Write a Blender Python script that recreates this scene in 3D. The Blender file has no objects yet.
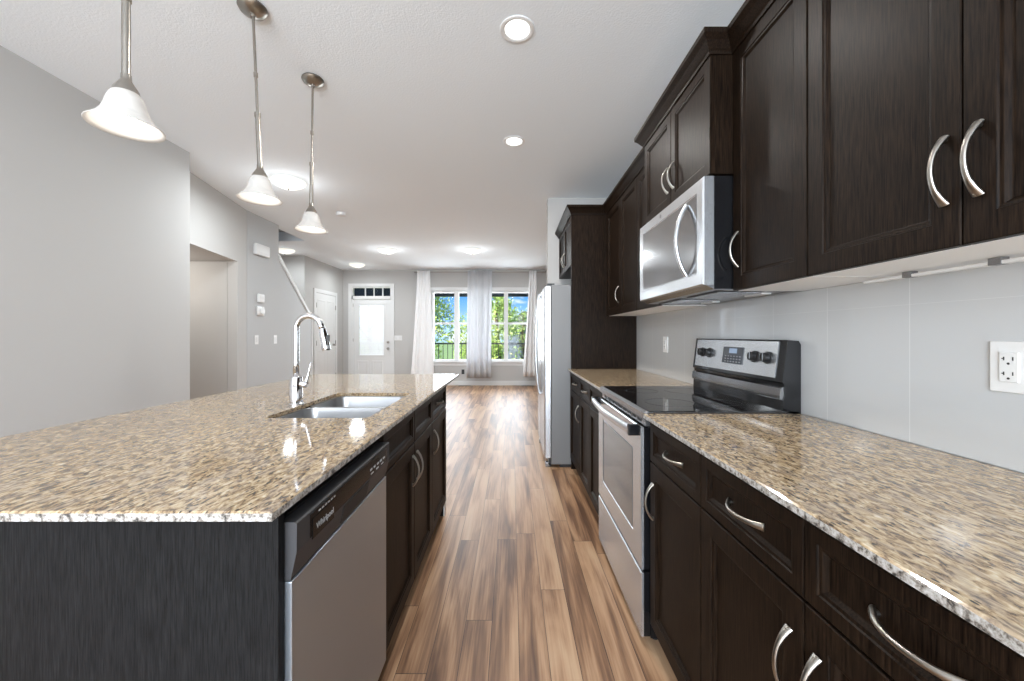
import bpy, bmesh, math, random
from mathutils import Vector, Matrix

S = bpy.context.scene
COL = S.collection
PI = math.pi

# ------------------------------------------------------------------ camera, light, exposure
H = 1.223                       # camera height
cam = bpy.data.cameras.new('camera'); cam_o = bpy.data.objects.new('camera', cam)
COL.objects.link(cam_o); S.camera = cam_o
cam_o.location = (0, 0, H); cam_o.rotation_euler = (PI/2, 0, 0)
cam.sensor_width = 36; cam.lens = 36*386/1024
cam.shift_x = 0.5/1024; cam.shift_y = -5.5/1024
cam.clip_start = 0.02; cam.clip_end = 300
vs = S.view_settings
vs.view_transform = 'Standard'; vs.look = 'None'; vs.gamma = 1; vs.use_curve_mapping = False
vs.exposure = 0.50
S.cycles.use_denoising = True
S.cycles.max_bounces = 8; S.cycles.diffuse_bounces = 5
S.cycles.glossy_bounces = 4; S.cycles.transparent_max_bounces = 12
S.cycles.sample_clamp_indirect = 4.0
S.cycles.caustics_reflective = False; S.cycles.caustics_refractive = False

W = bpy.data.worlds.new('sky'); S.world = W; W.use_nodes = True
def build_world():
    nt = W.node_tree; nt.nodes.clear(); N = nt.nodes.new; L = nt.links.new
    tc = N('ShaderNodeTexCoord'); sep = N('ShaderNodeSeparateXYZ'); L(tc.outputs['Generated'], sep.inputs[0])
    g = N('ShaderNodeValToRGB'); g.color_ramp.elements[0].position = 0.0; g.color_ramp.elements[0].color = (.42, .66, .95, 1)
    g.color_ramp.elements[1].position = .45; g.color_ramp.elements[1].color = (.05, .20, .72, 1)
    e = g.color_ramp.elements.new(.10); e.color = (.10, .33, .85, 1)
    L(sep.outputs['Z'], g.inputs[0])
    mp = N('ShaderNodeMapping'); mp.inputs['Scale'].default_value = (7, 7, 15); mp.inputs['Location'].default_value = (1.3, 0, .35)
    L(tc.outputs['Generated'], mp.inputs[0])
    no = N('ShaderNodeTexNoise'); no.inputs['Scale'].default_value = 1.2; no.inputs['Detail'].default_value = 6
    L(mp.outputs[0], no.inputs['Vector'])
    r = N('ShaderNodeValToRGB'); r.color_ramp.elements[0].position = .50; r.color_ramp.elements[1].position = .62
    L(no.outputs[0], r.inputs[0])
    mx = N('ShaderNodeMix'); mx.data_type = 'RGBA'; L(r.outputs[0], mx.inputs[0]); L(g.outputs[0], mx.inputs[6])
    mx.inputs[7].default_value = (.92, .95, 1, 1)
    bg = N('ShaderNodeBackground'); L(mx.outputs[2], bg.inputs[0]); bg.inputs[1].default_value = 1.05
    o = N('ShaderNodeOutputWorld'); L(bg.outputs[0], o.inputs[0])
build_world()

def light(name, kind, loc, energy, color=(1, 1, 1), rot=(0, 0, 0), **kw):
    l = bpy.data.lights.new(name, kind); l.energy = energy; l.color = color
    for k, v in kw.items(): setattr(l, k, v)
    o = bpy.data.objects.new(name, l); COL.objects.link(o); o.location = loc; o.rotation_euler = rot
    return o
sun = light('sun', 'SUN', (0, 0, 20), 7.5, (1, .96, .88), angle=.02)
sun.rotation_euler = Vector((-.45, -.55, .75)).to_track_quat('Z', 'Y').to_euler()
# daylight lamps: living room windows, plus one added at an unseen opening behind the camera
light('rear_fill', 'AREA', (-.7, -3.05, 1.35), 245, (.845, .925, 1), (PI/2, 0, 0), shape='RECTANGLE', size=3.2, size_y=2.1)
light('daylight_window', 'AREA', (-1.36, 9.62, 1.45), 42, (.88, .94, 1), (-PI/2, 0, 0), shape='RECTANGLE', size=1.15, size_y=1.7)
light('daylight_window', 'AREA', (-.14, 9.62, 1.45), 42, (.88, .94, 1), (-PI/2, 0, 0), shape='RECTANGLE', size=1.15, size_y=1.7)
CAN_W, DOME_W, PEND_W, HALL_W = 12, 20, .35, 11

# ------------------------------------------------------------------ materials
def lin(c):
    return tuple(((v/255)/12.92 if v/255 <= .04045 else ((v/255+.055)/1.055)**2.4) for v in c) + (1,)
def base_mat(name, col, rough=.5, metal=0, spec=.5, coat=0, **kw):
    m = bpy.data.materials.new(name); m.use_nodes = True
    b = m.node_tree.nodes['Principled BSDF']
    b.inputs['Base Color'].default_value = col if len(col) == 4 else tuple(col)+(1,)
    b.inputs['Roughness'].default_value = rough; b.inputs['Metallic'].default_value = metal
    b.inputs['Specular IOR Level'].default_value = spec; b.inputs['Coat Weight'].default_value = coat
    b.inputs['Coat Roughness'].default_value = .05
    for k, v in kw.items(): b.inputs[k.replace('_', ' ')].default_value = v
    return m
def nodes(m): return m.node_tree, m.node_tree.nodes.new, m.node_tree.links.new, m.node_tree.nodes['Principled BSDF']
def coords(N, L, scale=(1, 1, 1), rot=(0, 0, 0), which='Object'):
    tc = N('ShaderNodeTexCoord'); mp = N('ShaderNodeMapping'); L(tc.outputs[which], mp.inputs[0])
    mp.inputs['Scale'].default_value = scale; mp.inputs['Rotation'].default_value = rot
    return mp
def ramp(N, stops):
    r = N('ShaderNodeValToRGB'); cr = r.color_ramp
    while len(cr.elements) < len(stops): cr.elements.new(.5)
    for e, (p, c) in zip(cr.elements, stops): e.position = p; e.color = c if len(c) == 4 else tuple(c)+(1,)
    return r
def bump(N, L, b, src, strength=.2, dist=.002):
    bp = N('ShaderNodeBump'); bp.inputs['Strength'].default_value = strength; bp.inputs['Distance'].default_value = dist
    L(src, bp.inputs['Height']); L(bp.outputs[0], b.inputs['Normal'])

def paint(name, col, rough=.75, bs=.15, sc=220, bd=.0008):
    m = base_mat(name, col, rough, spec=.25); nt, N, L, b = nodes(m)
    mp = coords(N, L); no = N('ShaderNodeTexNoise'); no.inputs['Scale'].default_value = sc; no.inputs['Detail'].default_value = 3
    L(mp.outputs[0], no.inputs['Vector']); bump(N, L, b, no.outputs[0], bs, bd)
    return m
M = {}
M['wall'] = paint('wall_paint', (.515, .505, .49))
M['wall_cool'] = paint('wall_paint_cool', (.50, .505, .505))
M['ceiling'] = paint('ceiling_stipple', (.87, .915, .95), .9, .5, 90, .003)
M['white'] = paint('white_trim_paint', (.74, .74, .73), .4, .03)
M['plastic'] = base_mat('white_plastic', (.78, .78, .77), .35)
M['slot'] = base_mat('socket_slot', (.03, .03, .03), .5)
M['bs'] = None

def wood(name, dark, light_, rough=.42, scale=(90, 90, 4), spec=.07):
    m = base_mat(name, dark, rough, spec=spec); nt, N, L, b = nodes(m)
    mp = coords(N, L, scale); no = N('ShaderNodeTexNoise'); no.inputs['Scale'].default_value = 3.2; no.inputs['Detail'].default_value = 5
    no.inputs['Roughness'].default_value = .65
    L(mp.outputs[0], no.inputs['Vector'])
    mp2 = coords(N, L, (3, 3, .7)); n2 = N('ShaderNodeTexNoise'); n2.inputs['Scale'].default_value = 1.5
    L(mp2.outputs[0], n2.inputs['Vector'])
    r = ramp(N, [(.35, dark), (.68, light_)]); L(no.outputs[0], r.inputs[0])
    mx = N('ShaderNodeMix'); mx.data_type = 'RGBA'; mx.blend_type = 'MULTIPLY'; mx.inputs[0].default_value = .35
    L(r.outputs[0], mx.inputs[6]); L(n2.outputs[0], mx.inputs[7])
    L(mx.outputs[2], b.inputs['Base Color']); bump(N, L, b, no.outputs[0], .12, .0008)
    return m
M['espresso'] = wood('espresso_wood', (.0034, .0021, .0015, 1), (.0300, .0178, .0108, 1))
M['reflect_wood'] = wood('island_panel_reflect_wood', (.007, .007, .0072, 1), (.024, .0238, .0245, 1), .45, (110, 110, 5))  # grey reflections on the end panel are put into this wood colour
M['cab_under'] = base_mat('cabinet_underside_melamine', (.90, .90, .90), .5)
M['toe'] = base_mat('toe_kick_black', (.012, .011, .011), .6)

def granite():
    m = base_mat('speckled_granite', (.5, .4, .3), .075, spec=.5, coat=.1); nt, N, L, b = nodes(m)
    mp = coords(N, L, (1, .40, 1), (0, 0, .12))
    n1 = N('ShaderNodeTexNoise'); n1.inputs['Scale'].default_value = 104; n1.inputs['Detail'].default_value = 5; n1.inputs['Roughness'].default_value = .62
    n1.inputs['Distortion'].default_value = .6
    L(mp.outputs[0], n1.inputs['Vector'])
    r1 = ramp(N, [(.31, (.035, .024, .017)), (.385, (.125, .086, .058)), (.45, (.29, .198, .115)), (.525, (.44, .322, .190)), (.61, (.57, .450, .295)), (.72, (.67, .59, .46))])
    L(n1.outputs[0], r1.inputs[0])
    n2 = N('ShaderNodeTexNoise'); n2.inputs['Scale'].default_value = 34; n2.inputs['Detail'].default_value = 4
    L(mp.outputs[0], n2.inputs['Vector'])
    r2 = ramp(N, [(.52, (0, 0, 0)), (.58, (1, 1, 1))]); L(n2.outputs[0], r2.inputs[0])
    mx = N('ShaderNodeMix'); mx.data_type = 'RGBA'; mfac = N('ShaderNodeMath'); mfac.operation = 'MULTIPLY'; mfac.inputs[1].default_value = .32
    L(r2.outputs[0], mfac.inputs[0]); L(mfac.outputs[0], mx.inputs[0]); L(r1.outputs[0], mx.inputs[6]); mx.inputs[7].default_value = (.30, .255, .225, 1)
    v = N('ShaderNodeTexVoronoi'); v.inputs['Scale'].default_value = 120; L(mp.outputs[0], v.inputs['Vector'])
    n3 = N('ShaderNodeTexNoise'); n3.inputs['Scale'].default_value = 28; L(mp.outputs[0], n3.inputs['Vector'])
    r3 = ramp(N, [(.20, (1, 1, 1)), (.30, (0, 0, 0))]); L(v.outputs['Distance'], r3.inputs[0])
    r4 = ramp(N, [(.47, (0, 0, 0)), (.56, (1, 1, 1))]); L(n3.outputs[0], r4.inputs[0])
    ml = N('ShaderNodeMath'); ml.operation = 'MULTIPLY'; L(r3.outputs[0], ml.inputs[0]); L(r4.outputs[0], ml.inputs[1])
    mx2 = N('ShaderNodeMix'); mx2.data_type = 'RGBA'; L(ml.outputs[0], mx2.inputs[0]); L(mx.outputs[2], mx2.inputs[6]); mx2.inputs[7].default_value = (.035, .028, .026, 1)
    L(mx2.outputs[2], b.inputs['Base Color'])
    return m
M['granite'] = granite()

def granite_edge():
    # the unpolished sawn edge of the slab: pale, rough, peppered with grey
    m = base_mat('granite_raw_edge', (.7, .69, .67), .55, spec=.4); nt, N, L, b = nodes(m)
    mp = coords(N, L, (1, 1, 1))
    n1 = N('ShaderNodeTexNoise'); n1.inputs['Scale'].default_value = 85; n1.inputs['Detail'].default_value = 4; n1.inputs['Roughness'].default_value = .7
    L(mp.outputs[0], n1.inputs['Vector'])
    r1 = ramp(N, [(.36, (.04, .037, .035)), (.44, (.21, .185, .16)), (.52, (.42, .40, .37)), (.62, (.56, .55, .54))]); L(n1.outputs[0], r1.inputs[0])
    L(r1.outputs[0], b.inputs['Base Color']); bump(N, L, b, n1.outputs[0], .6, .004)
    return m
M['granite_edge'] = granite_edge()

def floor_mat():
    m = base_mat('walnut_laminate', (.4, .25, .15), .40, spec=.62); nt, N, L, b = nodes(m)
    def math_(op, a, c=None):
        n = N('ShaderNodeMath'); n.operation = op
        for i, x in enumerate((a, c)):
            if x is None: continue
            if isinstance(x, (int, float)): n.inputs[i].default_value = x
            else: L(x, n.inputs[i])
        return n.outputs[0]
    tc = N('ShaderNodeTexCoord'); sp = N('ShaderNodeSeparateXYZ'); L(tc.outputs['Object'], sp.inputs[0])
    u = math_('DIVIDE', math_('ADD', sp.outputs['X'], 20.02), .112); iu = math_('FLOOR', u)
    w1 = N('ShaderNodeTexWhiteNoise'); w1.noise_dimensions = '1D'; L(iu, w1.inputs['W'])
    v = math_('ADD', math_('DIVIDE', sp.outputs['Y'], 1.22), math_('MULTIPLY', w1.outputs['Value'], 7.0)); iv = math_('FLOOR', v)
    cb = N('ShaderNodeCombineXYZ'); L(iu, cb.inputs[0]); L(iv, cb.inputs[1])
    wn = N('ShaderNodeTexWhiteNoise'); wn.noise_dimensions = '2D'; L(cb.outputs[0], wn.inputs['Vector'])
    # grain: stretched noise shifted per plank
    off = N('ShaderNodeVectorMath'); off.operation = 'SCALE'; L(wn.outputs['Color'], off.inputs[0]); off.inputs['Scale'].default_value = 9
    ad = N('ShaderNodeVectorMath'); ad.operation = 'ADD'; L(tc.outputs['Object'], ad.inputs[0]); L(off.outputs[0], ad.inputs[1])
    mp = N('ShaderNodeMapping'); mp.inputs['Scale'].default_value = (8.5, .75, 1); L(ad.outputs[0], mp.inputs[0])
    n1 = N('ShaderNodeTexNoise'); n1.inputs['Scale'].default_value = 1.15; n1.inputs['Detail'].default_value = 5; n1.inputs['Distortion'].default_value = 1.1
    L(mp.outputs[0], n1.inputs['Vector'])
    mpf = N('ShaderNodeMapping'); mpf.inputs['Scale'].default_value = (75, 2.4, 1); L(ad.outputs[0], mpf.inputs[0])
    n2 = N('ShaderNodeTexNoise'); n2.inputs['Scale'].default_value = 1.5; n2.inputs['Detail'].default_value = 4; L(mpf.outputs[0], n2.inputs['Vector'])
    r1 = ramp(N, [(.28, (.105, .050, .026)), (.38, (.195, .098, .050)), (.48, (.32, .175, .092)), (.58, (.44, .262, .148)), (.72, (.52, .34, .205))])
    s = math_('ADD', n1.outputs[0], math_('MULTIPLY', math_('SUBTRACT', wn.outputs['Value'], .5), .16))
    s2 = math_('ADD', s, math_('MULTIPLY', math_('SUBTRACT', n2.outputs[0], .5), .32))
    L(s2, r1.inputs[0])
    fu = math_('FRACT', u); fv = math_('FRACT', v)
    g1 = math_('LESS_THAN', fu, .022); g2 = math_('LESS_THAN', fv, .0025); g = math_('MAXIMUM', g1, g2)
    mx = N('ShaderNodeMix'); mx.data_type = 'RGBA'; L(math_('MULTIPLY', g, .85), mx.inputs[0]); L(r1.outputs[0], mx.inputs[6]); mx.inputs[7].default_value = (.03, .015, .01, 1)
    L(mx.outputs[2], b.inputs['Base Color'])
    bump(N, L, b, math_('SUBTRACT', math_('MULTIPLY', n2.outputs[0], .3), g), .12, .0015)
    return m
M['floor'] = floor_mat()

def steel(name, col=(.58, .595, .615), rough=.27, axis=(2, 2, 300), an=.0):
    m = base_mat(name, col, rough, .80)
    return m
M['steel'] = steel('brushed_stainless')
M['steel_dark'] = steel('dark_stainless', (.30, .30, .31), .25)
M['strip'] = base_mat('black_touch_strip', (.008, .008, .009), .22, spec=.2)
M['polished'] = base_mat('polished_dark_steel', (.22, .22, .225), .14, 1)
M['fridge_side'] = base_mat('fridge_side_grey', (.20, .20, .20), .5, .1)
M['nickel'] = base_mat('satin_nickel', (.36, .335, .30), .28, 1)
M['chrome'] = base_mat('polished_chrome', (.82, .82, .84), .06, 1)
M['black_gloss'] = base_mat('black_enamel', (.008, .008, .009), .09, spec=.3)
M['black_glass'] = base_mat('black_ceramic_glass', (.008, .008, .009), .03, spec=.7)
M['black_plastic'] = base_mat('black_plastic', (.02, .02, .021), .35)
M['oven_glass'] = base_mat('oven_window_glass', (.16, .17, .18), .10, .6, spec=.7)
M['mw_glass'] = base_mat('microwave_window_glass', (.27, .27, .275), .12, .75, spec=.7)
M['display'] = base_mat('display_glass', (.03, .035, .045), .1)
M['display_lit'] = base_mat('lit_clock', (.05, .07, .1), .2, Emission_Color=(.45, .6, .85, 1), Emission_Strength=.35)
M['logo'] = base_mat('printed_lettering', (.42, .42, .42), .4)
M['sink'] = steel('sink_stainless', (.33, .33, .335), .28, (200, 2, 2))
M['curtain'] = base_mat('white_curtain_cloth', (.90, .90, .90), .9, spec=.1)
def sheer():
    m = base_mat('sheer_curtain_cloth', (.92, .92, .93), .9, spec=.1); nt, N, L, b = nodes(m)
    t = N('ShaderNodeBsdfTranslucent'); t.inputs[0].default_value = (.52, .53, .55, 1)
    tr = N('ShaderNodeBsdfTransparent'); a = N('ShaderNodeMixShader'); a.inputs[0].default_value = .5
    o = nt.nodes['Material Output']; L(b.outputs[0], a.inputs[1]); L(t.outputs[0], a.inputs[2])
    c = N('ShaderNodeMixShader'); c.inputs[0].default_value = .05; L(a.outputs[0], c.inputs[1]); L(tr.outputs[0], c.inputs[2]); L(c.outputs[0], o.inputs[0])
    return m
M['sheer'] = sheer()
def pane():
    m = bpy.data.materials.new('clear_window_glass'); m.use_nodes = True; nt = m.node_tree; nt.nodes.clear(); N = nt.nodes.new; L = nt.links.new
    tr = N('ShaderNodeBsdfTransparent'); gl = N('ShaderNodeBsdfGlossy'); gl.inputs['Roughness'].default_value = .02
    fr = N('ShaderNodeFresnel'); fr.inputs[0].default_value = 1.12
    mx = N('ShaderNodeMixShader'); L(fr.outputs[0], mx.inputs[0]); L(tr.outputs[0], mx.inputs[1]); L(gl.outputs[0], mx.inputs[2])
    o = N('ShaderNodeOutputMaterial'); L(mx.outputs[0], o.inputs[0]); return m
M['pane'] = pane()
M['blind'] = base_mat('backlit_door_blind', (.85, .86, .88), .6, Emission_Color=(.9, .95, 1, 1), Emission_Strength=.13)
def lamp_glass(name, col, st, vein=0.0):
    m = base_mat(name, (.45, .44, .42), .3, Emission_Color=col+(1,), Emission_Strength=st)
    if vein:
        nt, N, L, b = nodes(m); mp = coords(N, L, (1, 1, 1)); no = N('ShaderNodeTexNoise'); no.inputs['Scale'].default_value = 14; no.inputs['Detail'].default_value = 4; no.inputs['Distortion'].default_value = 1.5
        L(mp.outputs[0], no.inputs['Vector']); r = ramp(N, [(.38, tuple(c*.72 for c in col)), (.58, col)]); L(no.outputs[0], r.inputs[0]); L(r.outputs[0], b.inputs['Emission Color'])
    return m
M['shade'] = lamp_glass('alabaster_glass', (1, .93, .86), .16, 1)
M['bulb'] = lamp_glass('glowing_bulb', (1, .95, .86), 4.5)
M['dome'] = lamp_glass('glowing_dome_glass', (1, .97, .88), .62)
M['can'] = lamp_glass('glowing_downlight_lens', (1, .98, .94), 2.2)
def backsplash():
    m = base_mat('glossy_grey_tile', (.56, .57, .575), .07, spec=.55, coat=.3); nt, N, L, b = nodes(m)
    tc = N('ShaderNodeTexCoord'); sp = N('ShaderNodeSeparateXYZ'); L(tc.outputs['Object'], sp.inputs[0])
    def line(sock, off, per, w):
        a = N('ShaderNodeMath'); a.operation = 'ADD'; L(sock, a.inputs[0]); a.inputs[1].default_value = off
        d = N('ShaderNodeMath'); d.operation = 'DIVIDE'; L(a.outputs[0], d.inputs[0]); d.inputs[1].default_value = per
        f = N('ShaderNodeMath'); f.operation = 'FRACT'; L(d.outputs[0], f.inputs[0])
        l = N('ShaderNodeMath'); l.operation = 'LESS_THAN'; L(f.outputs[0], l.inputs[0]); l.inputs[1].default_value = w/per
        return l.outputs[0]
    a = line(sp.outputs['Y'], 30-1.152+.288*0, .288, .0022); c = line(sp.outputs['Z'], 9.49, .9, .0008)
    mxm = N('ShaderNodeMath'); mxm.operation = 'MAXIMUM'; L(a, mxm.inputs[0]); L(c, mxm.inputs[1])
    mx = N('ShaderNodeMix'); mx.data_type = 'RGBA'; L(mxm.outputs[0], mx.inputs[0]); mx.inputs[6].default_value = (.56, .57, .575, 1); mx.inputs[7].default_value = (.68, .69, .69, 1)
    L(mx.outputs[2], b.inputs['Base Color']); return m
M['bs'] = backsplash()
def leafy(name, a, c):
    m = base_mat(name, a, .6); nt, N, L, b = nodes(m); mp = coords(N, L); no = N('ShaderNodeTexNoise'); no.inputs['Scale'].default_value = 2.5; no.inputs['Detail'].default_value = 5
    L(mp.outputs[0], no.inputs['Vector']); r = ramp(N, [(.4, a), (.62, c)]); L(no.outputs[0], r.inputs[0]); L(r.outputs[0], b.inputs['Base Color']); return m
M['leaf'] = leafy('green_leaves', (.18, .34, .05), (.60, .70, .20))
M['grass'] = leafy('lawn', (.12, .2, .05), (.2, .3, .08))
M['bark'] = base_mat('bark', (.12, .09, .06), .9)
M['rail'] = base_mat('black_railing_paint', (.02, .022, .025), .4)
M['roof'] = leafy('roof_shingles', (.07, .08, .09), (.13, .14, .16))
M['siding'] = base_mat('pale_siding', (.16, .19, .23), .7)
M['eave'] = base_mat('dark_eave', (.02, .035, .05), .6)

# ------------------------------------------------------------------ mesh helpers (all shapes are given in world coordinates)
WL = {}
def wl(o): return WL.get(o.name, Vector((0, 0, 0))) if o else Vector((0, 0, 0))
def tag(o, label=None, cat=None, group=None, kind=None):
    for k, v in (('label', label), ('category', cat), ('group', group), ('kind', kind)):
        if v: o[k] = v
    return o
def thing(name, loc, label, cat, group=None):
    o = bpy.data.objects.new(name, None); COL.objects.link(o); o.location = loc; o.empty_display_size = .1
    WL[o.name] = Vector(loc); return tag(o, label, cat, group)
class MB:
    def __init__(s): s.bm = bmesh.new(); s.mi = 0
    def face(s, vs_):
        try: f = s.bm.faces.new(vs_); f.material_index = s.mi; return f
        except ValueError: return None
    def box(s, x0, x1, y0, y1, z0, z1, bev=0):
        x0, x1 = sorted((x0, x1)); y0, y1 = sorted((y0, y1)); z0, z1 = sorted((z0, z1))
        v = [s.bm.verts.new((x, y, z)) for x in (x0, x1) for y in (y0, y1) for z in (z0, z1)]
        fs = [s.face([v[i] for i in q]) for q in ((0, 1, 3, 2), (4, 6, 7, 5), (0, 4, 5, 1), (2, 3, 7, 6), (0, 2, 6, 4), (1, 5, 7, 3))]
        if bev:
            es = list({e for f in fs for e in f.edges})
            r = bmesh.ops.bevel(s.bm, geom=es, offset=bev, segments=2, affect='EDGES', profile=.5)
            for f in r['faces']: f.material_index = s.mi
        return s
    def prism(s, pts, axis, a, b):
        # pts: polygon in the two other axes (cyclic order x,y,z without axis)
        def P(p, t):
            if axis == 'x': return (t, p[0], p[1])
            if axis == 'y': return (p[0], t, p[1])
            return (p[0], p[1], t)
        A = [s.bm.verts.new(P(p, a)) for p in pts]; B = [s.bm.verts.new(P(p, b)) for p in pts]
        s.face(A); s.face(B[::-1]); n = len(pts)
        for i in range(n): s.face([A[i], A[(i+1) % n], B[(i+1) % n], B[i]])
        return s
    def tube(s, path, rad, seg=12, flat=None, caps=True, up=None):
        # rad: number or list; flat: list of (ra, rb) ellipse radii
        path = [Vector(p) for p in path]; n = len(path); prev = None; rings = []
        for i, p in enumerate(path):
            t = (path[min(i+1, n-1)]-path[max(i-1, 0)]).normalized()
            if prev is None:
                a = Vector(up) if up else (Vector((0, 0, 1)) if abs(t.z) < .9 else Vector((1, 0, 0)))
            else: a = prev
            x = (a - t*a.dot(t)).normalized(); y = t.cross(x); prev = x
            if flat: ra, rb = flat[i]
            else: ra = rb = rad[i] if isinstance(rad, (list, tuple)) else rad
            rings.append([s.bm.verts.new(p + x*ra*math.cos(2*PI*k/seg) + y*rb*math.sin(2*PI*k/seg)) for k in range(seg)])
        for A, B in zip(rings, rings[1:]):
            for k in range(seg): s.face([A[k], A[(k+1) % seg], B[(k+1) % seg], B[k]])
        if caps: s.face(rings[0][::-1]); s.face(rings[-1])
        return s
    def lathe(s, prof, c=(0, 0, 0), seg=32, axis='z', close=False):
        c = Vector(c); rings = []
        for r, h in prof:
            ring = []
            for k in range(seg):
                a = 2*PI*k/seg; u, v = max(r, 1e-5)*math.cos(a), max(r, 1e-5)*math.sin(a)
                q = {'z': (u, v, h), 'x': (h, u, v), 'y': (u, h, v)}[axis]
                ring.append(s.bm.verts.new(c+Vector(q)))
            rings.append(ring)
        pr = list(zip(rings, rings[1:]))
        if close: pr.append((rings[-1], rings[0]))
        for A, B in pr:
            for k in range(seg): s.face([A[k], A[(k+1) % seg], B[(k+1) % seg], B[k]])
        if not close:
            s.face(rings[0][::-1]); s.face(rings[-1])
        return s
    def loops(s, ls, cap0=True, cap1=True):
        R = [[s.bm.verts.new(p) for p in l] for l in ls]
        for A, B in zip(R, R[1:]):
            n = len(A)
            for k in range(n): s.face([A[k], A[(k+1) % n], B[(k+1) % n], B[k]])
        if cap0: s.face(R[0][::-1])
        if cap1: s.face(R[-1])
        return s
    def build(s, name, mat, parent=None, smooth=False, label=None):
        bmesh.ops.remove_doubles(s.bm, verts=s.bm.verts, dist=1e-6)
        bmesh.ops.recalc_face_normals(s.bm, faces=s.bm.faces)
        base = wl(parent) if parent else Vector((0, 0, 0))
        if parent: bmesh.ops.translate(s.bm, verts=s.bm.verts, vec=-base)
        me = bpy.data.meshes.new(name); s.bm.to_mesh(me); s.bm.free()
        for mm in (mat if isinstance(mat, (list, tuple)) else [mat]): me.materials.append(mm)
        o = bpy.data.objects.new(name, me); COL.objects.link(o)
        if parent: o.parent = parent
        WL[o.name] = base
        if smooth:
            for p in me.polygons: p.use_smooth = True
            if smooth != 'all':
                me.set_sharp_from_angle(angle=math.radians(38))
        if label: o['label'] = label
        return o
def struct(o): o['kind'] = 'structure'; return o
def sweep(mb, path, prof, sgn=1):
    """profile (out, z) swept along a 2-D path with mitred corners; out points to the left of travel when sgn=1"""
    n = len(path); P = [Vector(p) for p in path]; ls = []
    for i in range(n):
        d0 = (P[i]-P[i-1]).normalized() if i else None
        d1 = (P[i+1]-P[i]).normalized() if i < n-1 else None
        n0 = Vector((-d0.y, d0.x))*sgn if d0 else None; n1 = Vector((-d1.y, d1.x))*sgn if d1 else None
        if n0 is None: m = n1
        elif n1 is None: m = n0
        else: m = (n0+n1)/(1+n0.dot(n1))
        ls.append([(P[i].x+m.x*o_, P[i].y+m.y*o_, z) for o_, z in prof])
    mb.loops(ls); return mb

# ------------------------------------------------------------------ shell
XR, XL, YB, CE = 1.15, -2.783, 9.39, 2.80
struct(MB().box(-6, 3.2, -3.4, 9.6, -.12, 0).build('floor', M['floor']))
c = MB()
hx0, hx1, hy0, hy1 = -4.75, -3.46, 4.95, 6.48
c.box(-6, hx0, -3.4, 9.6, CE, CE+.15); c.box(hx1, 3.2, -3.4, 9.6, CE, CE+.15)
c.box(hx0, hx1, -3.4, hy0, CE, CE+.15); c.box(hx0, hx1, hy1, 9.6, CE, CE+.15)
struct(c.build('ceiling', M['ceiling']))
sw = MB(); sw.box(hx0-.1, hx1+.1, hy0-.1, hy0, CE+.15, 4.6).box(hx0-.1, hx1+.1, hy1, hy1+.1, CE+.15, 4.6).box(hx0-.1, hx0, hy0, hy1, CE+.15, 4.6).box(hx1, hx1+.1, hy0, hy1, CE+.15, 4.6).box(hx0-.1, hx1+.1, hy0-.1, hy1+.1, 4.6, 4.7)
struct(sw.build('wall_stairwell', M['wall']))
struct(MB().box(XR, XR+.12, -3.4, 4.56, 0, CE).build('wall_right', M['wall']))
struct(MB().box(3.08, 3.2, 4.56, 9.6, 0, CE).build('wall_right', M['wall']))
struct(MB().box(.417, 3.08, 4.44, 4.56, 0, CE).build('wall_partition', M['wall']))
struct(MB().box(XL-.25, XL, -3.4, 3.34, 0, CE).build('wall_left', M['wall']))
# angled piece with the hallway opening
def angled(t, z0, z1, y0, y1, mb):
    f = lambda y: -3.11-.2096*(y-3.74)
    mb.prism([(f(y0), y0), (f(y1), y1), (f(y1)-.12, y1), (f(y0)-.12, y0)], 'z', z0, z1)
aw = MB(); angled(0, 2.11, CE, 3.34, 4.647, aw); angled(0, 0, CE, 4.647, 4.885, aw)
struct(aw.build('wall_hallway', M['wall']))
hw = MB(); hw.box(-5.6, -3.425, 4.648, 4.76, 0, 2.11).box(-5.6, -3.04, 3.22, 3.34, 0, 2.11).box(-5.7, -5.6, 3.22, 4.76, 0, 2.11).prism([(-5.7, 3.22), (-3.10, 3.22), (-3.38, 4.70), (-5.7, 4.70)], 'z', 2.115, 2.2)
struct(hw.build('wall_hallway', M['wall']))
struct(MB().prism([(4.885, 0), (6.45, 0), (6.45, 1.497), (5.545, 2.33), (5.545, CE), (4.885, CE)], 'x', -3.46, -3.345).build('wall_stair', M['wall_cool']))
struct(MB().prism([(6.47, 1.458), (5.545, 2.31), (5.545, 2.37), (6.47, 1.518)], 'x', -3.49, -3.325).prism([(6.452, 0), (6.47, 0), (6.47, 1.49), (6.452, 1.49)], 'x', -3.48, -3.33).build('trim_1', M['white']))
struct(MB().box(-4.9, -4.75, 4.76, 7.65, 0, CE).build('wall_stair_left', M['wall']))
struct(MB().box(-4.9, -4.1, 7.65, 7.77, 0, CE).build('wall_landing', M['wall']))
struct(MB().box(-4.22, -4.1, 7.77, 9.39, 0, CE).build('wall_left_far', M['wall']))
st = MB()
for i in range(6): st.box(-4.75, -3.47, 6.35-.235*(i+1), 6.35-.235*i+.02 if i else 6.35, 0 if i < 1 else .19*i-.06, .19*(i+1))
struct(st.build('stairs', M['floor']))
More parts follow.
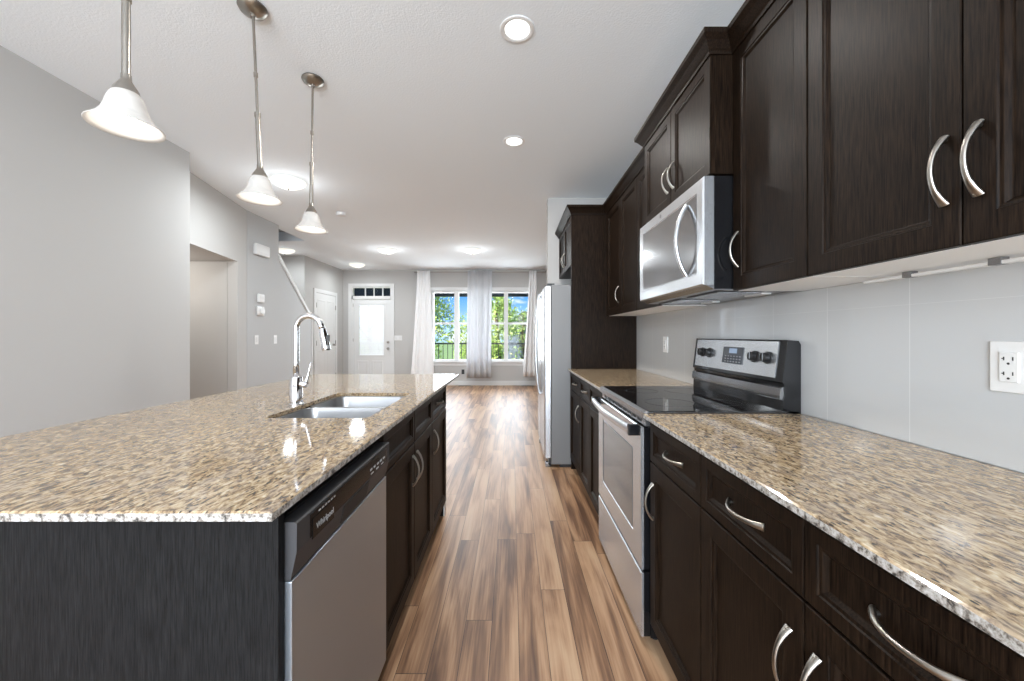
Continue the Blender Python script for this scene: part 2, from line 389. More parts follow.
# back wall with openings : door (-3.86..-2.96, 0..2.42), windows
SC = .02433
def bx(px): return (px-511.5)*SC
def bz(py): return H+(335-py)*SC
w1 = (bx(431), bx(479.5)); w2 = (bx(483.5), bx(531)); wz = (bz(361), bz(290.5))
dx = (bx(351.5), bx(391.5)); dtop = bz(286.5)
bw = MB()
for a, b_ in ((-4.3, dx[0]), (dx[1], w1[0]), (w1[1], w2[0]), (w2[1], 3.2)): bw.box(a, b_, YB, YB+.16, 0, CE)
bw.box(dx[0], dx[1], YB, YB+.16, dtop, CE)
for w in (w1, w2): bw.box(w[0], w[1], YB, YB+.16, 0, wz[0]).box(w[0], w[1], YB, YB+.16, wz[1], CE)
struct(bw.build('wall_back', M['wall']))
# unseen rear wall; its wide glazed door is added to admit daylight
rw = MB(); rw.box(-3.1, -2.35, -3.4, -3.25, 0, CE).box(.95, 1.3, -3.4, -3.25, 0, CE).box(-2.35, .95, -3.4, -3.25, 2.45, CE)
struct(rw.build('wall_rear', M['wall']))
rr = struct(MB().box(-2.35, .95, -3.38, -3.27, 2.38, 2.45).box(-2.35, -2.28, -3.38, -3.27, 0, 2.38).box(.88, .95, -3.38, -3.27, 0, 2.38).box(-.76, -.64, -3.38, -3.27, 0, 2.38).box(-2.28, .88, -3.38, -3.27, 0, .07).build('door_3', M['white']))
MB().box(-2.28, -.76, -3.33, -3.32, .07, 2.38).box(-.64, .88, -3.33, -3.32, .07, 2.38).build('pane', M['pane'], rr)
# baseboards
struct(MB().box(dx[1]+.09, 3.08, YB-.014, YB, 0, .11).box(-4.1, dx[0]-.09, YB-.014, YB, 0, .11).build('baseboard_back', M['white']))
struct(MB().box(XL, XL+.014, -3.25, 3.34, 0, .11).build('baseboard_left', M['white']))
struct(MB().box(-3.345, -3.331, 4.89, 6.45, 0, .11).build('baseboard_stair', M['white']))
struct(MB().box(-4.1, -4.086, 9.13, YB-.014, 0, .11).box(-4.1, -4.086, 7.67, 7.90, 0, .11).build('baseboard_left_far', M['white']))

# windows
def window(name, w, sashes):
    f = MB(); t = .075
    for a, b_, z0, z1 in ((w[0]-t, w[0], wz[0]-.03, wz[1]+t), (w[1], w[1]+t if name != 'window_1' else w[1]+.045, wz[0]-.03, wz[1]+t), (w[0], w[1], wz[1], wz[1]+t)):
        f.box(a, b_, YB-.018, YB-.001, z0, z1)
    f.box(w[0]-t-.0, w[1]+.045, YB-.06, YB-.001, wz[0]-.03, wz[0]); f.box(w[0]-t, w[1]+.045, YB-.016, YB-.001, wz[0]-.11, wz[0]-.03)
    r = struct(f.build(name, M['white']))
    fr = MB(); gl = MB(); y0, y1 = YB+.05, YB+.11
    fr.box(w[0], w[1], y0, y1, wz[0], wz[0]+.035).box(w[0], w[1], y0, y1, wz[1]-.05, wz[1])
    edges = [w[0]]+[e for s_ in sashes for e in s_]+[w[1]]
    for i in range(0, len(edges), 2): fr.box(edges[i], edges[i+1], y0, y1, wz[0]+.035, wz[1]-.05)
    for s_ in sashes: fr.box(s_[0], s_[1], y0+.012, y1-.01, bz(324.3), bz(322.3)); gl.box(s_[0], s_[1], y0+.028, y0+.032, wz[0]+.035, wz[1]-.05)
    fr.build('window_frame', M['white'], r); gl.build('pane', M['pane'], r)
window('window_1', w1, [(bx(433.5), bx(454)), (bx(458.5), bx(477.5))])
window('window_2', w2, [(bx(486), bx(504)), (bx(508), bx(528.5))])

# entrance door with transom
d = MB(); t = .07
d.box(dx[0]-t, dx[0], YB-.02, YB-.001, 0, dtop+t).box(dx[1], dx[1]+t, YB-.02, YB-.001, 0, dtop+t).box(dx[0], dx[1], YB-.02, YB-.001, dtop, dtop+t)
d.box(dx[0], dx[1], YB+.0, YB+.1, bz(299), bz(296)).box(dx[0], dx[0]+.03, YB, YB+.1, 0, dtop).box(dx[1]-.03, dx[1], YB, YB+.1, 0, dtop).box(dx[0]+.03, dx[1]-.03, YB+.01, YB+.1, dtop-.03, dtop)
for k in range(1, 4): xx = bx(356)+(bx(391)-bx(356))*k/4; d.box(xx-.012, xx+.012, YB+.03, YB+.06, bz(296), dtop-.03)
door1 = struct(d.build('door_1', M['white']))
ds = MB(); gx0, gx1, gz0, gz1 = bx(358.3), bx(384), bz(355.8), bz(304)
a0, a1 = dx[0]+.032, dx[1]-.032; dz1 = bz(299.2)
ds.box(a0, gx0, YB+.03, YB+.07, .01, dz1).box(gx1, a1, YB+.03, YB+.07, .01, dz1).box(gx0, gx1, YB+.03, YB+.07, gz1, dz1).box(gx0, gx1, YB+.03, YB+.07, .01, gz0)
for q in ((gx0-.02, gx0+.012, gz0-.02, gz1+.02), (gx1-.012, gx1+.02, gz0-.02, gz1+.02), (gx0, gx1, gz1-.012, gz1+.02), (gx0, gx1, gz0-.02, gz0+.012)): ds.box(q[0], q[1], YB+.018, YB+.03, q[2], q[3])
for k in range(2):
    ax = a0+.09+k*.36; ds.loops([[(ax+i_, YB+w_, .2+i_), (ax+.28-i_, YB+w_, .2+i_), (ax+.28-i_, YB+w_, .6-i_), (ax+i_, YB+w_, .6-i_)] for i_, w_ in ((0, .03), (.015, .022), (.03, .022), (.045, .028))], False, True)
door_s = ds.build('door_slab', M['white'], door1)
bl = MB()
nb = 46
for k in range(nb):
    z = gz0+.02+(gz1-gz0-.04)*k/(nb-1); bl.prism([(YB+.042, z), (YB+.046, z-.002), (YB+.056, z+.020), (YB+.052, z+.022)], 'x', gx0+.012, gx1-.012)
bl.box(gx0+.01, gx1-.01, YB+.036, YB+.06, gz0+.004, gz0+.022)
bl.build('blind', M['blind'], door1)
MB().box(gx0, gx1, YB+.062, YB+.066, gz0, gz1).box(bx(355), bx(391), YB+.05, YB+.054, bz(296), dtop-.03).build('pane', M['pane'], door1)
kb = MB()
for z in (bz(342), bz(348.5)): kb.lathe([(.0, 0), (.03, 0), (.03, -.008), (.012, -.012), (.012, -.03), (.026, -.036), (.026, -.055), (.012, -.062), (0, -.062)], (bx(388), YB+.029, z), 20, 'y')
kb.build('door_handle', M['nickel'], door1, True)
hg = MB()
for z in (.2, 1.1, 1.95): hg.box(a0-.012, a0+.004, YB+.015, YB+.03, z-.04, z+.04)
hg.build('hinge', M['nickel'], door1)
# closet door on the far left wall
d2 = MB(); X2 = -4.1; ya, yb = 7.99, 9.04
d2.box(X2+.001, X2+.02, ya-.0, ya+.08, 0, 2.12).box(X2+.001, X2+.02, yb-.08, yb, 0, 2.12).box(X2+.001, X2+.02, ya, yb, 2.12, 2.20)
door2 = struct(d2.build('door_2', M['white']))
sl = MB(); sl.box(X2+.001, X2+.012, ya+.083, yb-.083, .01, 2.11)
ym = (ya+yb)/2
for (p0, p1) in ((ya+.15, ym-.04), (ym+.04, yb-.15)):
    for (z0, z1) in ((.2, .9), (1.1, 1.98)):
        sl.loops([[(X2+w_, p0+i_, z0+i_), (X2+w_, p1-i_, z0+i_), (X2+w_, p1-i_, z1-i_), (X2+w_, p0+i_, z1-i_)] for i_, w_ in ((0, .012), (.008, .017), (.02, .017), (.035, .0125))], False, True)
sl.build('door_slab', M['white'], door2)
hg = MB()
for z in (.3, 1.05, 1.85):
    for y in (ya+.075, yb-.09): hg.box(X2+.012, X2+.026, y, y+.014, z-.05, z+.05)
hg.build('hinge', M['nickel'], door2)
MB().lathe([(0, 0), (.028, 0), (.028, .008), (.011, .012), (.011, .03), (.026, .04), (.024, .058), (0, .062)], (X2+.012, ym+.33, 1.0), 20, 'x').build('door_handle', M['nickel'], door2, True)

# ------------------------------------------------------------------ cabinetry
def rectl(Xp, s, u0, u1, v0, v1, i_, w): return [(Xp+s*w, u0+i_, v0+i_), (Xp+s*w, u1-i_, v0+i_), (Xp+s*w, u1-i_, v1-i_), (Xp+s*w, u0+i_, v1-i_)]
def panel_door(name, Xp, s, u0, u1, v0, v1, mat, parent, fr=.062, th=.02):
    g = .0015; u0 += g; u1 -= g; v0 += g; v1 -= g
    st_ = [(0, 0), (0, th-.002), (.002, th), (fr-.010, th), (fr-.008, th-.003), (fr-.002, th-.004), (fr+.004, th-.010), (fr+.006, th-.011)]
    mb = MB(); mb.loops([rectl(Xp, s, u0, u1, v0, v1, i_, w) for i_, w in st_])
    return mb.build(name, mat, parent)
def pull(Xp, s, cu, cv, parent, horiz=False, L_=.135, bow=.030):
    """arched pull with flared, flattened feet; Xp is the door face"""
    path = []; fl = []; n = 18
    for i in range(n+1):
        q = i/n; a = (q-.5)*L_; w = bow*(1-(2*q-1)**2)**.8
        w = max(w, .002)
        e = abs(2*q-1)**3
        path.append((Xp+s*w, cu+(a if horiz else 0), cv+(0 if horiz else a))); fl.append((.0048+.0045*e, .0042+.001*e))
    up = (0, 0, 1) if horiz else (0, 1, 0)
    mb = MB(); mb.tube(path, 0, 12, flat=fl, up=up)
    for sg in (-1, 1):
        a = sg*(L_/2-.006)
        p = (Xp, cu+(a if horiz else 0), cv+(0 if horiz else a)); mb.tube([p, (Xp+s*.010, p[1], p[2])], .0055, 10)
    return mb.build('handle', M['nickel'], parent, True)
CROWN = [(-.02, 2.322), (.006, 2.322), (.009, 2.332), (.014, 2.338), (.030, 2.362), (.042, 2.374), (.046, 2.378), (.046, 2.397), (-.02, 2.397)]

XU, ZU0, ZU1 = .867, 1.395, 2.34       # upper fronts (door face)
XB = .535                               # base fronts (door face)
TH = .02
def upper(name, y0, y1, doors, label, handles, crown_path=None, group=None, X=XU, z0=ZU0):
    r = thing(name, (1.0, (y0+y1)/2, z0), label, 'cabinet', group)
    MB().box(X+TH, XR-.002, y0+.0008, y1-.0008, z0+.004, ZU1).build('body', M['espresso'], r)
    MB().box(X+TH+.001, XR-.003, y0+.002, y1-.002, z0, z0+.004).build('bottom_panel', M['cab_under'], r, label='pale underside of the cabinet')
    for (a, b_), hs in zip(doors, handles):
        dd = panel_door('door', X+TH, -1, a, b_, z0, ZU1-.012, M['espresso'], r)
        if hs is not None: pull(X, -1, hs, z0+.155, dd)
    cr = MB(); sweep(cr, crown_path or [(X+.0, y0), (X+.0, y1)], CROWN, 1); cr.build('crown', M['espresso'], r)
    return r
G_UP = 'dark wall cabinets over the counter'
upper('wall_cabinet', -.42, .354, [(-.42, -.035), (-.035, .354)], 'dark wood wall cabinet nearest the camera, largely out of the picture', [-.07, 0.0], group=G_UP)
upper('wall_cabinet', .356, 1.131, [(.356, .7435), (.7435, 1.131)], 'dark wood two-door wall cabinet with a central pair of arched pulls, above the white outlet', [.715, .772], group=G_UP)
upper('wall_cabinet', 1.133, 1.513, [(1.133, 1.513)], 'dark wood single-door wall cabinet directly beside the microwave, on its near side', [1.478], group=G_UP)
XM = .78
mc = thing('wall_cabinet', (1.0, 1.89, 1.853), 'short protruding dark two-door cabinet mounted above the microwave', 'cabinet', G_UP)
MB().box(XM+TH, XR-.002, 1.516, 2.264, 1.857, ZU1).build('body', M['espresso'], mc)
for a, b_, hs in ((1.516, 1.89, 1.855), (1.89, 2.264, 1.925)):
    dd = panel_door('door', XM+TH, -1, a, b_, 1.857, ZU1-.012, M['espresso'], mc, .055); pull(XM, -1, hs, 1.99, dd, L_=.125)
cr = MB(); sweep(cr, [(XU+.02, 1.515), (XM, 1.515), (XM, 2.265), (XU+.02, 2.265)], CROWN, 1); cr.build('crown', M['espresso'], mc)
upper('wall_cabinet', 2.267, 3.08, [(2.267, 2.672), (2.672, 3.08)], 'dark wood wall cabinet just past the microwave, half hidden by it', [2.30, None], group=G_UP)
upper('wall_cabinet', 3.082, 3.516, [(3.082, 3.516)], 'narrow dark wall cabinet against the tall refrigerator panel', [3.118], [(XU, 3.082), (XU, 3.5175), (XU-.050, 3.5175)], group=G_UP)
# tall panel
tp = thing('refrigerator_side_panel', (.85, 3.53, 0), 'tall dark wood panel standing between the far counter and the refrigerator', 'panel')
MB().box(.545, XR-.002, 3.518, 3.543, 0, ZU1).build('panel', M['espresso'], tp)
cr = MB(); sweep(cr, [(XU-.0505, 3.5175), (.545, 3.5175), (.545, 3.543)], CROWN, 1); cr.build('crown', M['espresso'], tp)
fc = thing('refrigerator_cabinet', (.85, 3.98, 1.86), 'small dark two-door cabinet above the refrigerator', 'cabinet')
MB().box(.565, XR-.002, 3.545, 4.42, 1.864, ZU1).build('body', M['espresso'], fc)
for a, b_, hs in ((3.545, 3.98, 3.94), (3.98, 4.42, 4.02)):
    dd = panel_door('door', .565, -1, a, b_, 1.864, ZU1-.012, M['espresso'], fc, .055); pull(.545, -1, hs, 1.99, dd)
cr = MB(); sweep(cr, [(.545, 3.5435), (.545, 4.425)], CROWN, 1); cr.build('crown', M['espresso'], fc)

def base(y0, y1, fronts, label, group, X=XB, s=-1, back=XR-.002, mat='espresso', side0=False):
    """fronts: list of (a, b, drawer_pull, door_pull_pos, with_drawer)"""
    r = thing('base_cabinet', ((X+back)/2, (y0+y1)/2, 0), label, 'cabinet', group)
    MB().box(X-s*TH, back, y0+.0008, y1-.0008, .105, .872 if s < 0 else .66).build('body', M[mat], r)
    MB().box(X-s*.075, back, y0+.0008, y1-.0008, .0, .105).build('toe_kick', M['toe'], r)
    for a, b_, dp, hp in fronts:
        dr = panel_door('drawer', X-s*TH, s, a, b_, .738, .886, M[mat], r, .038)
        if dp: pull(X-s*.011, s, (a+b_)/2, .808, dr, True)
        dd = panel_door('door', X-s*TH, s, a, b_, .108, .735, M[mat], r)
        if hp is not None: pull(X, s, hp, .595, dd)
    return r
G_B = 'dark base cabinets under the right counter'
base(-.42, .32, [(-.42, .32, True, .28)], 'dark base cabinet nearest the camera, under the near end of the counter', G_B)
base(.322, 1.091, [(.322, .7065, True, .672), (.7065, 1.091, True, .741)], 'dark two-drawer base cabinet with paired arched door pulls, in the lower right foreground', G_B)
base(1.093, 1.508, [(1.093, 1.49, True, 1.455)], 'dark single-door base cabinet directly next to the range, on its near side', G_B)
base(2.268, 3.018, [(2.285, 2.66, True, None), (2.66, 3.018, True, None)], 'dark base cabinet just past the range', G_B)
base(3.020, 3.516, [(3.020, 3.516, True, 3.06)], 'dark base cabinet at the far end, touching the tall refrigerator panel', G_B)

# counters
def slab(name, x0, x1, y0, y1, label, hole=None, z0=.8982, z1=.915):
    mb = MB(); bm = mb.bm; r_ = .006
    outer = [(x0, y0), (x1, y0), (x1, y1), (x0, y1)]
    def lp(pts, z): return [bm.verts.new((p[0], p[1], z)) for p in pts]
    def ring(pts_o, z, pts_i):
        o_ = lp(pts_o, z); es = [bm.edges.new((o_[i], o_[(i+1) % len(o_)])) for i in range(len(o_))]
        i_ = []
        if pts_i: i_ = lp(pts_i, z); es += [bm.edges.new((i_[k], i_[(k+1) % len(i_)])) for k in range(len(i_))]
        if pts_i: bmesh.ops.triangle_fill(bm, use_beauty=True, edges=es)
        else: bm.faces.new(o_)
        return o_, i_
    ins = [(x0+.004, y0+.004), (x1-.004, y0+.004), (x1-.004, y1-.004), (x0+.004, y1-.004)]
    t_o, t_i = ring(ins, z1, hole); b_o, b_i = ring(outer, z0, hole)
    m_o = lp(outer, z1-.003)
    for A, B, mi in ((t_o, m_o, 0), (m_o, b_o, 1)):
        for i in range(4):
            f = bm.faces.new([A[i], A[(i+1) % 4], B[(i+1) % 4], B[i]]); f.material_index = mi
    for k in range(len(t_i)):
        f = bm.faces.new([t_i[k], t_i[(k+1) % len(t_i)], b_i[(k+1) % len(t_i)], b_i[k]]); f.material_index = 0
    o = mb.build(name, [M['granite'], M['granite_edge']])
    return tag(o, label, 'countertop')
slab('countertop', .517, XR-.012, -.45, 1.512, 'speckled tan granite countertop in the right foreground, running up to the range')
slab('countertop', .517, XR-.012, 2.268, 3.517, 'short speckled granite countertop beyond the range, ending at the tall dark panel')

# backsplash
bs_ = MB(); bs_.box(XR-.010, XR-.001, -.45, 3.517, .9155, ZU0-.001)
tag(bs_.build('backsplash', M['bs']), 'glossy grey tile backsplash between the counter and the wall cabinets', 'backsplash')

# under-cabinet light
ul = thing('under_cabinet_light', (1.08, .75, 1.385), 'slim white light bar with metal clips under the near wall cabinet', 'light')
MB().box(1.070, 1.088, .2, 1.175, 1.379, 1.387, .002).build('light_bar', M['plastic'], ul)
for y in (.40, .855, 1.045): MB().box(1.069, 1.0885, y-.012, y+.012, 1.3782, 1.3945, .001).build('clip', M['steel_dark'], ul)
# outlets on the backsplash
def outlet(y, z, label, w=.075, h=.117, dup=True, X=XR-.010):
    r = thing('wall_outlet', (X, y, z), label, 'outlet')
    MB().box(X-.006, X, y-w/2, y+w/2, z-h/2, z+h/2, .002).build('plate', M['plastic'], r)
    MB().box(X-.010, X-.006, y-.017, y+.017, z-.034, z+.034, .001).build('receptacle', M['plastic'], r)
    mb = MB()
    for sz in (-1, 1):
        c0 = z+sz*.017
        mb.box(X-.0106, X-.0098, y-.009, y-.007, c0-.002, c0+.006).box(X-.0106, X-.0098, y+.007, y+.009, c0-.002, c0+.006).box(X-.0106, X-.0098, y+.009, y+.012, c0+.001, c0+.003)
        mb.lathe([(0, 0), (.0026, 0), (.0026, .0008), (0, .0008)], (X-.0106, y, c0-.009), 10, 'x')
    mb.build('slot', M['slot'], r); return r
outlet(.878, 1.150, 'white outlet plate on the grey backsplash in the right foreground', .076)
outlet(2.85, 1.153, 'small white outlet plate on the backsplash above the far counter', .08)

# ------------------------------------------------------------------ island
XI = -.44
ic = thing('island_cabinet', (-.9, 1.7, 0), 'dark island base with a plain dark end panel, under the wide granite top', 'cabinet')
MB().box(-1.25, XI, .728, .747, 0, .8978).build('end_panel', M['reflect_wood'], ic, label='plain dark end panel with grey reflections in its colour')
MB().box(-1.25, -1.02, .748, 2.60, .0, .8978).build('back_panel', M['reflect_wood'], ic)
MB().box(-1.018, XI-TH, 2.604, 2.64, 0, .8978).build('end_panel', M['reflect_wood'], ic)
MB().box(-1.018, -.452, 2.641, 2.66, 0, .10).box(-.508, -.452, 2.606, 2.641, 0, .10).build('baseboard', M['white'], ic, label='white baseboard at the far end')
MB().box(-1.018, XI-TH, 1.322, 2.603, .105, .66).box(-.52, XI-TH, 1.322, 2.603, .66, .8978).box(-1.018, -.94, 1.322, 2.603, .66, .8978).build('body', M['espresso'], ic)
MB().box(-1.018, XI-.075, 1.322, 2.603, 0, .104).build('toe_kick', M['toe'], ic)
for a, b_, dp, hp in ((1.323, 1.751, False, 1.715), (1.751, 2.139, False, 1.787), (2.139, 2.603, True, 2.176)):
    dr = panel_door('drawer', XI-TH, 1, a, b_, .738, .888, M['espresso'], ic, .038)
    if dp: pull(XI-.011, 1, (a+b_)/2, .812, dr, True)
    dd = panel_door('door', XI-TH, 1, a, b_, .108, .735, M['espresso'], ic)
    pull(XI, 1, hp, .62, dd)
def rrect(x0, x1, y0, y1, r, n=6):
    out = []
    for cx, cy, a0 in ((x1-r, y1-r, 0), (x0+r, y1-r, 90), (x0+r, y0+r, 180), (x1-r, y0+r, 270)):
        for k in range(n+1):
            a = math.radians(a0+90*k/n); out.append((cx+r*math.cos(a), cy+r*math.sin(a)))
    return out
hole = rrect(-.922, -.534, 1.432, 2.05, .028)
slab('island_countertop', -1.544, -.417, .672, 3.05, 'wide speckled tan granite island top with a sink cut into it', hole)
# sink
sk = thing('kitchen_sink', (-.72, 1.74, .70), 'double-bowl stainless steel sink set into the island top', 'sink')
def bowl(x0, x1, y0, y1, z0):
    mb = MB(); z1 = .8975
    ls = []
    for i_, z in ((-.012, z1), (.0, z1-.001), (.004, z1-.02), (.012, z0+.03), (.022, z0+.010), (.045, z0), ):
        ls.append([(p[0], p[1], z) for p in rrect(x0+i_, x1-i_, y0+i_, y1-i_, .05)])
    for i_, z in ((.043, z0-.002), (.018, z0+.007), (.008, z0+.03), (.0, z1-.02), (-.004, z1-.0025), (-.012, z1-.0025)):
        ls.append([(p[0], p[1], z) for p in rrect(x0+i_, x1-i_, y0+i_, y1-i_, .05)])
    # inner shell down, then outer shell back up: build as two capped sheets
    mb.loops(ls[:6], False, True); mb.loops(ls[6:], True, False)
    A, B = ls[0], ls[-1]
    n = len(A); va = [mb.bm.verts.new(p) for p in A]; vb = [mb.bm.verts.new(p) for p in B]
    for k in range(n): mb.face([va[k], va[(k+1) % n], vb[(k+1) % n], vb[k]])
    return mb.build('bowl', M['sink'], sk, True)
bowl(-.914, -.541, 1.445, 1.726, .70); bowl(-.914, -.541, 1.752, 2.040, .70)
for y in (1.585, 1.896): MB().lathe([(0, .7015), (.042, .7015), (.044, .7035), (.036, .7045), (.03, .7025), (0, .7025)], (-.72, y, 0), 28).build('drain', M['chrome'], sk, True)
# faucet
fx, fy = -.955, 1.712
fa = thing('kitchen_faucet', (fx, fy, .915), 'tall chrome gooseneck pull-down faucet beside the sink', 'faucet')
MB().lathe([(0, .9153), (.031, .9153), (.031, .920), (.027, .924), (.026, 1.035), (.022, 1.04), (0, 1.04)], (fx, fy, 0), 28).build('base', M['chrome'], fa, True)
path = [(fx, fy, 1.03), (fx, fy, 1.10), (fx, fy, 1.18), (fx, fy, 1.25)]; R_ = .056
cz = 1.252
for k in range(0, 13):
    a = PI-k*PI*.92/12; path.append((fx+R_+R_*math.cos(a), fy, cz+R_*math.sin(a)))
lx, lz = path[-1][0], path[-1][2]; dxn, dzn = math.sin(PI*.08), -math.cos(PI*.08)
path.append((lx+dxn*-.0+.006, fy, lz-.02))
MB().tube(path, .0125, 16).build('spout', M['chrome'], fa, 'all')
e = path[-1]
MB().tube([(e[0], fy, e[2]+.004), (e[0]+.003, fy, e[2]-.012), (e[0]+.012, fy, e[2]-.055), (e[0]+.017, fy, e[2]-.085), (e[0]+.018, fy, e[2]-.092)], [.0135, .016, .017, .0185, .016], 18).build('spray_head', M['chrome'], fa, True)
MB().box(e[0]+.024, e[0]+.031, fy-.006, fy+.006, e[2]-.052, e[2]-.022, .002).build('spray_button', M['black_plastic'], fa)
hl = MB(); hl.tube([(fx+.02, fy-.0, 1.005), (fx+.045, fy, 1.005), (fx+.05, fy, 1.005)], [.016, .016, .013], 16).tube([(fx+.043, fy, 1.006), (fx+.052, fy, 1.04), (fx+.062, fy, 1.085), (fx+.066, fy, 1.10)], [.0075, .006, .005, .0055], 12)
hl.build('lever', M['chrome'], fa, True)

# ------------------------------------------------------------------ dishwasher
dw = thing('dishwasher', (-.72, 1.03, 0), 'stainless steel dishwasher with a black control strip, built into the island', 'dishwasher')
y0, y1 = .751, 1.318
MB().box(-1.015, -.452, y0, y1, .10, .862).build('body', M['black_plastic'], dw)
MB().box(-1.0, -.52, y0+.002, y1-.002, 0, .10).build('toe_kick', M['toe'], dw)
MB().box(-.4515, -.4275, y0, y1, .115, .742, .002).build('door', steel('dishwasher_stainless', (.40, .45, .50), .30), dw)
cp = MB(); cp.prism([(-.4515, .745), (-.430, .745), (-.418, .800), (-.4175, .8555), (-.421, .858), (-.4515, .858)], 'y', y0, y1)
cpo = cp.build('control_panel', base_mat('satin_grey_plastic', (.045, .045, .048), .45, spec=.3), dw, label='black control strip')
bt = MB(); bt.prism([(-.4178, .802), (-.4172, .802), (-.4167, .850), (-.4173, .850)], 'y', .80, 1.29); bt.mi = 1
MB().prism([(-.4290, .752), (-.4270, .752), (-.4166, .796), (-.4186, .796)], 'y', .965, 1.135).build('handle_recess', M['toe'], cpo)
MB().prism([(-.4175, .795), (-.4160, .795), (-.4156, .838), (-.4171, .838)], 'y', .808, .905).build('badge', M['strip'], cpo)
def text(body, loc, size, parent, side=1, mat='logo', name='lettering'):
    cu = bpy.data.curves.new(name, 'FONT'); cu.body = body; cu.size = size; cu.align_x = 'CENTER'; cu.align_y = 'CENTER'; cu.extrude = .0003
    tmp = bpy.data.objects.new(name, cu); me = bpy.data.meshes.new_from_object(tmp); bpy.data.objects.remove(tmp)
    o = bpy.data.objects.new(name, me); COL.objects.link(o); o.parent = parent; me.materials.clear(); me.materials.append(M[mat])
    o.location = Vector(loc)-wl(parent); o.rotation_euler = (PI/2, 0, PI/2*side); WL[o.name] = wl(parent); return o
text('Whirlpool', (-.4150, .862, .815), .019, cpo)
for k in range(6): bt.prism([(-.4168, .842), (-.4160, .842), (-.4160, .845), (-.4168, .845)], 'y', .835+k*.014, .843+k*.014)
for k in range(5): bt.prism([(-.4172, .820), (-.4161, .820), (-.4161, .826), (-.4170, .826)], 'y', 1.14+k*.028, 1.155+k*.028)
for k in range(3): bt.prism([(-.4172, .808), (-.4164, .808), (-.4163, .812), (-.4170, .812)], 'y', 1.145+k*.045, 1.165+k*.045)
bt.build('touch_strip', [M['strip'], M['logo']], cpo)

# ------------------------------------------------------------------ range
ra = thing('kitchen_range', (.85, 1.89, 0), 'freestanding electric range with black glass cooktop and stainless oven door, between the two right counters', 'range')
y0, y1, XF = 1.516, 2.264, .51
MB().box(.548, 1.13, y0+.002, y1-.002, .03, .902).build('body', M['black_gloss'], ra)
ct = MB(); ct.box(.535, 1.13, y0, y1, .903, .924, .003); cto = ct.build('cooktop', M['black_glass'], ra)
M['burner'] = base_mat('burner_marking_grey', (.05, .05, .052), .2)
for (cx, cy, r_) in ((.70, 1.71, .105), (.70, 2.07, .08), (.93, 1.71, .08), (.93, 2.07, .105)):
    MB().lathe([(r_-.0015, .9242), (r_, .9242), (r_, .9246), (r_-.0015, .9246)], (cx, cy, 0), 48, close=True).build('burner_marking', M['burner'], cto)
MB().prism([(.517, .893), (.5345, .893), (.5345, .9245), (.530, .9245), (.518, .916)], 'y', y0, y1).build('front_trim', M['steel_dark'], ra)
vt = MB(); vt.box(.530, .547, y0+.01, y1-.01, .862, .888); vt.mi = 1
for k in range(9): vt.box(.5285, .5305, y0+.06+k*.072, y0+.105+k*.072, .870, .881)
vt.build('vent_strip', [M['steel_dark'], M['toe']], ra)
od = MB(); od.mi = 1; od.box(.521, .547, y0+.004, y1-.004, .301, .857); od.mi = 0; od.loops([rectl(.521, -1, y0+.003, y1-.003, .300, .858, i_, w) for i_, w in ((0, 0), (0, .007), (.004, .011), (.105, .011), (.112, .004))])
odo = od.build('oven_door', [M['steel'], M['black_gloss']], ra)
MB().loops([rectl(.5165, -1, y0+.118, y1-.118, .405, .750, i_, w) for i_, w in ((0, 0), (0, .003), (.004, .0045))]).build('oven_window', M['oven_glass'], odo)
hp = [(.475-.02*math.sin(PI*i/14), y0+.028+(y1-y0-.056)*i/14, .845) for i in range(15)]
hb = MB(); hb.tube(hp, 0, 14, flat=[(.019, .011)]*15, up=(0, 0, 1)); hbo = hb.build('handle', M['steel'], odo, True)
for y in (y0+.016, y1-.040): MB().box(.464, .512, y, y+.024, .823, .866, .004).build('handle_bracket', M['black_gloss'], odo)
sdr = MB(); sdr.mi = 1; sdr.box(.521, .547, y0+.004, y1-.004, .036, .287); sdr.mi = 0; sdr.loops([rectl(.521, -1, y0+.003, y1-.003, .035, .288, i_, w) for i_, w in ((0, 0), (0, .007), (.004, .011))]); sdr.build('storage_drawer', [M['steel'], M['black_gloss']], ra)
MB().box(.535, .547, y0+.02, y1-.02, .288, .300).build('drawer_gap', M['black_gloss'], ra)
for x in (.58, 1.08):
    for y in (y0+.05, y1-.05): MB().lathe([(0, 0), (.018, 0), (.018, .01), (.01, .012), (.01, .03), (0, .03)], (x, y, 0), 12).build('foot', M['black_plastic'], ra)
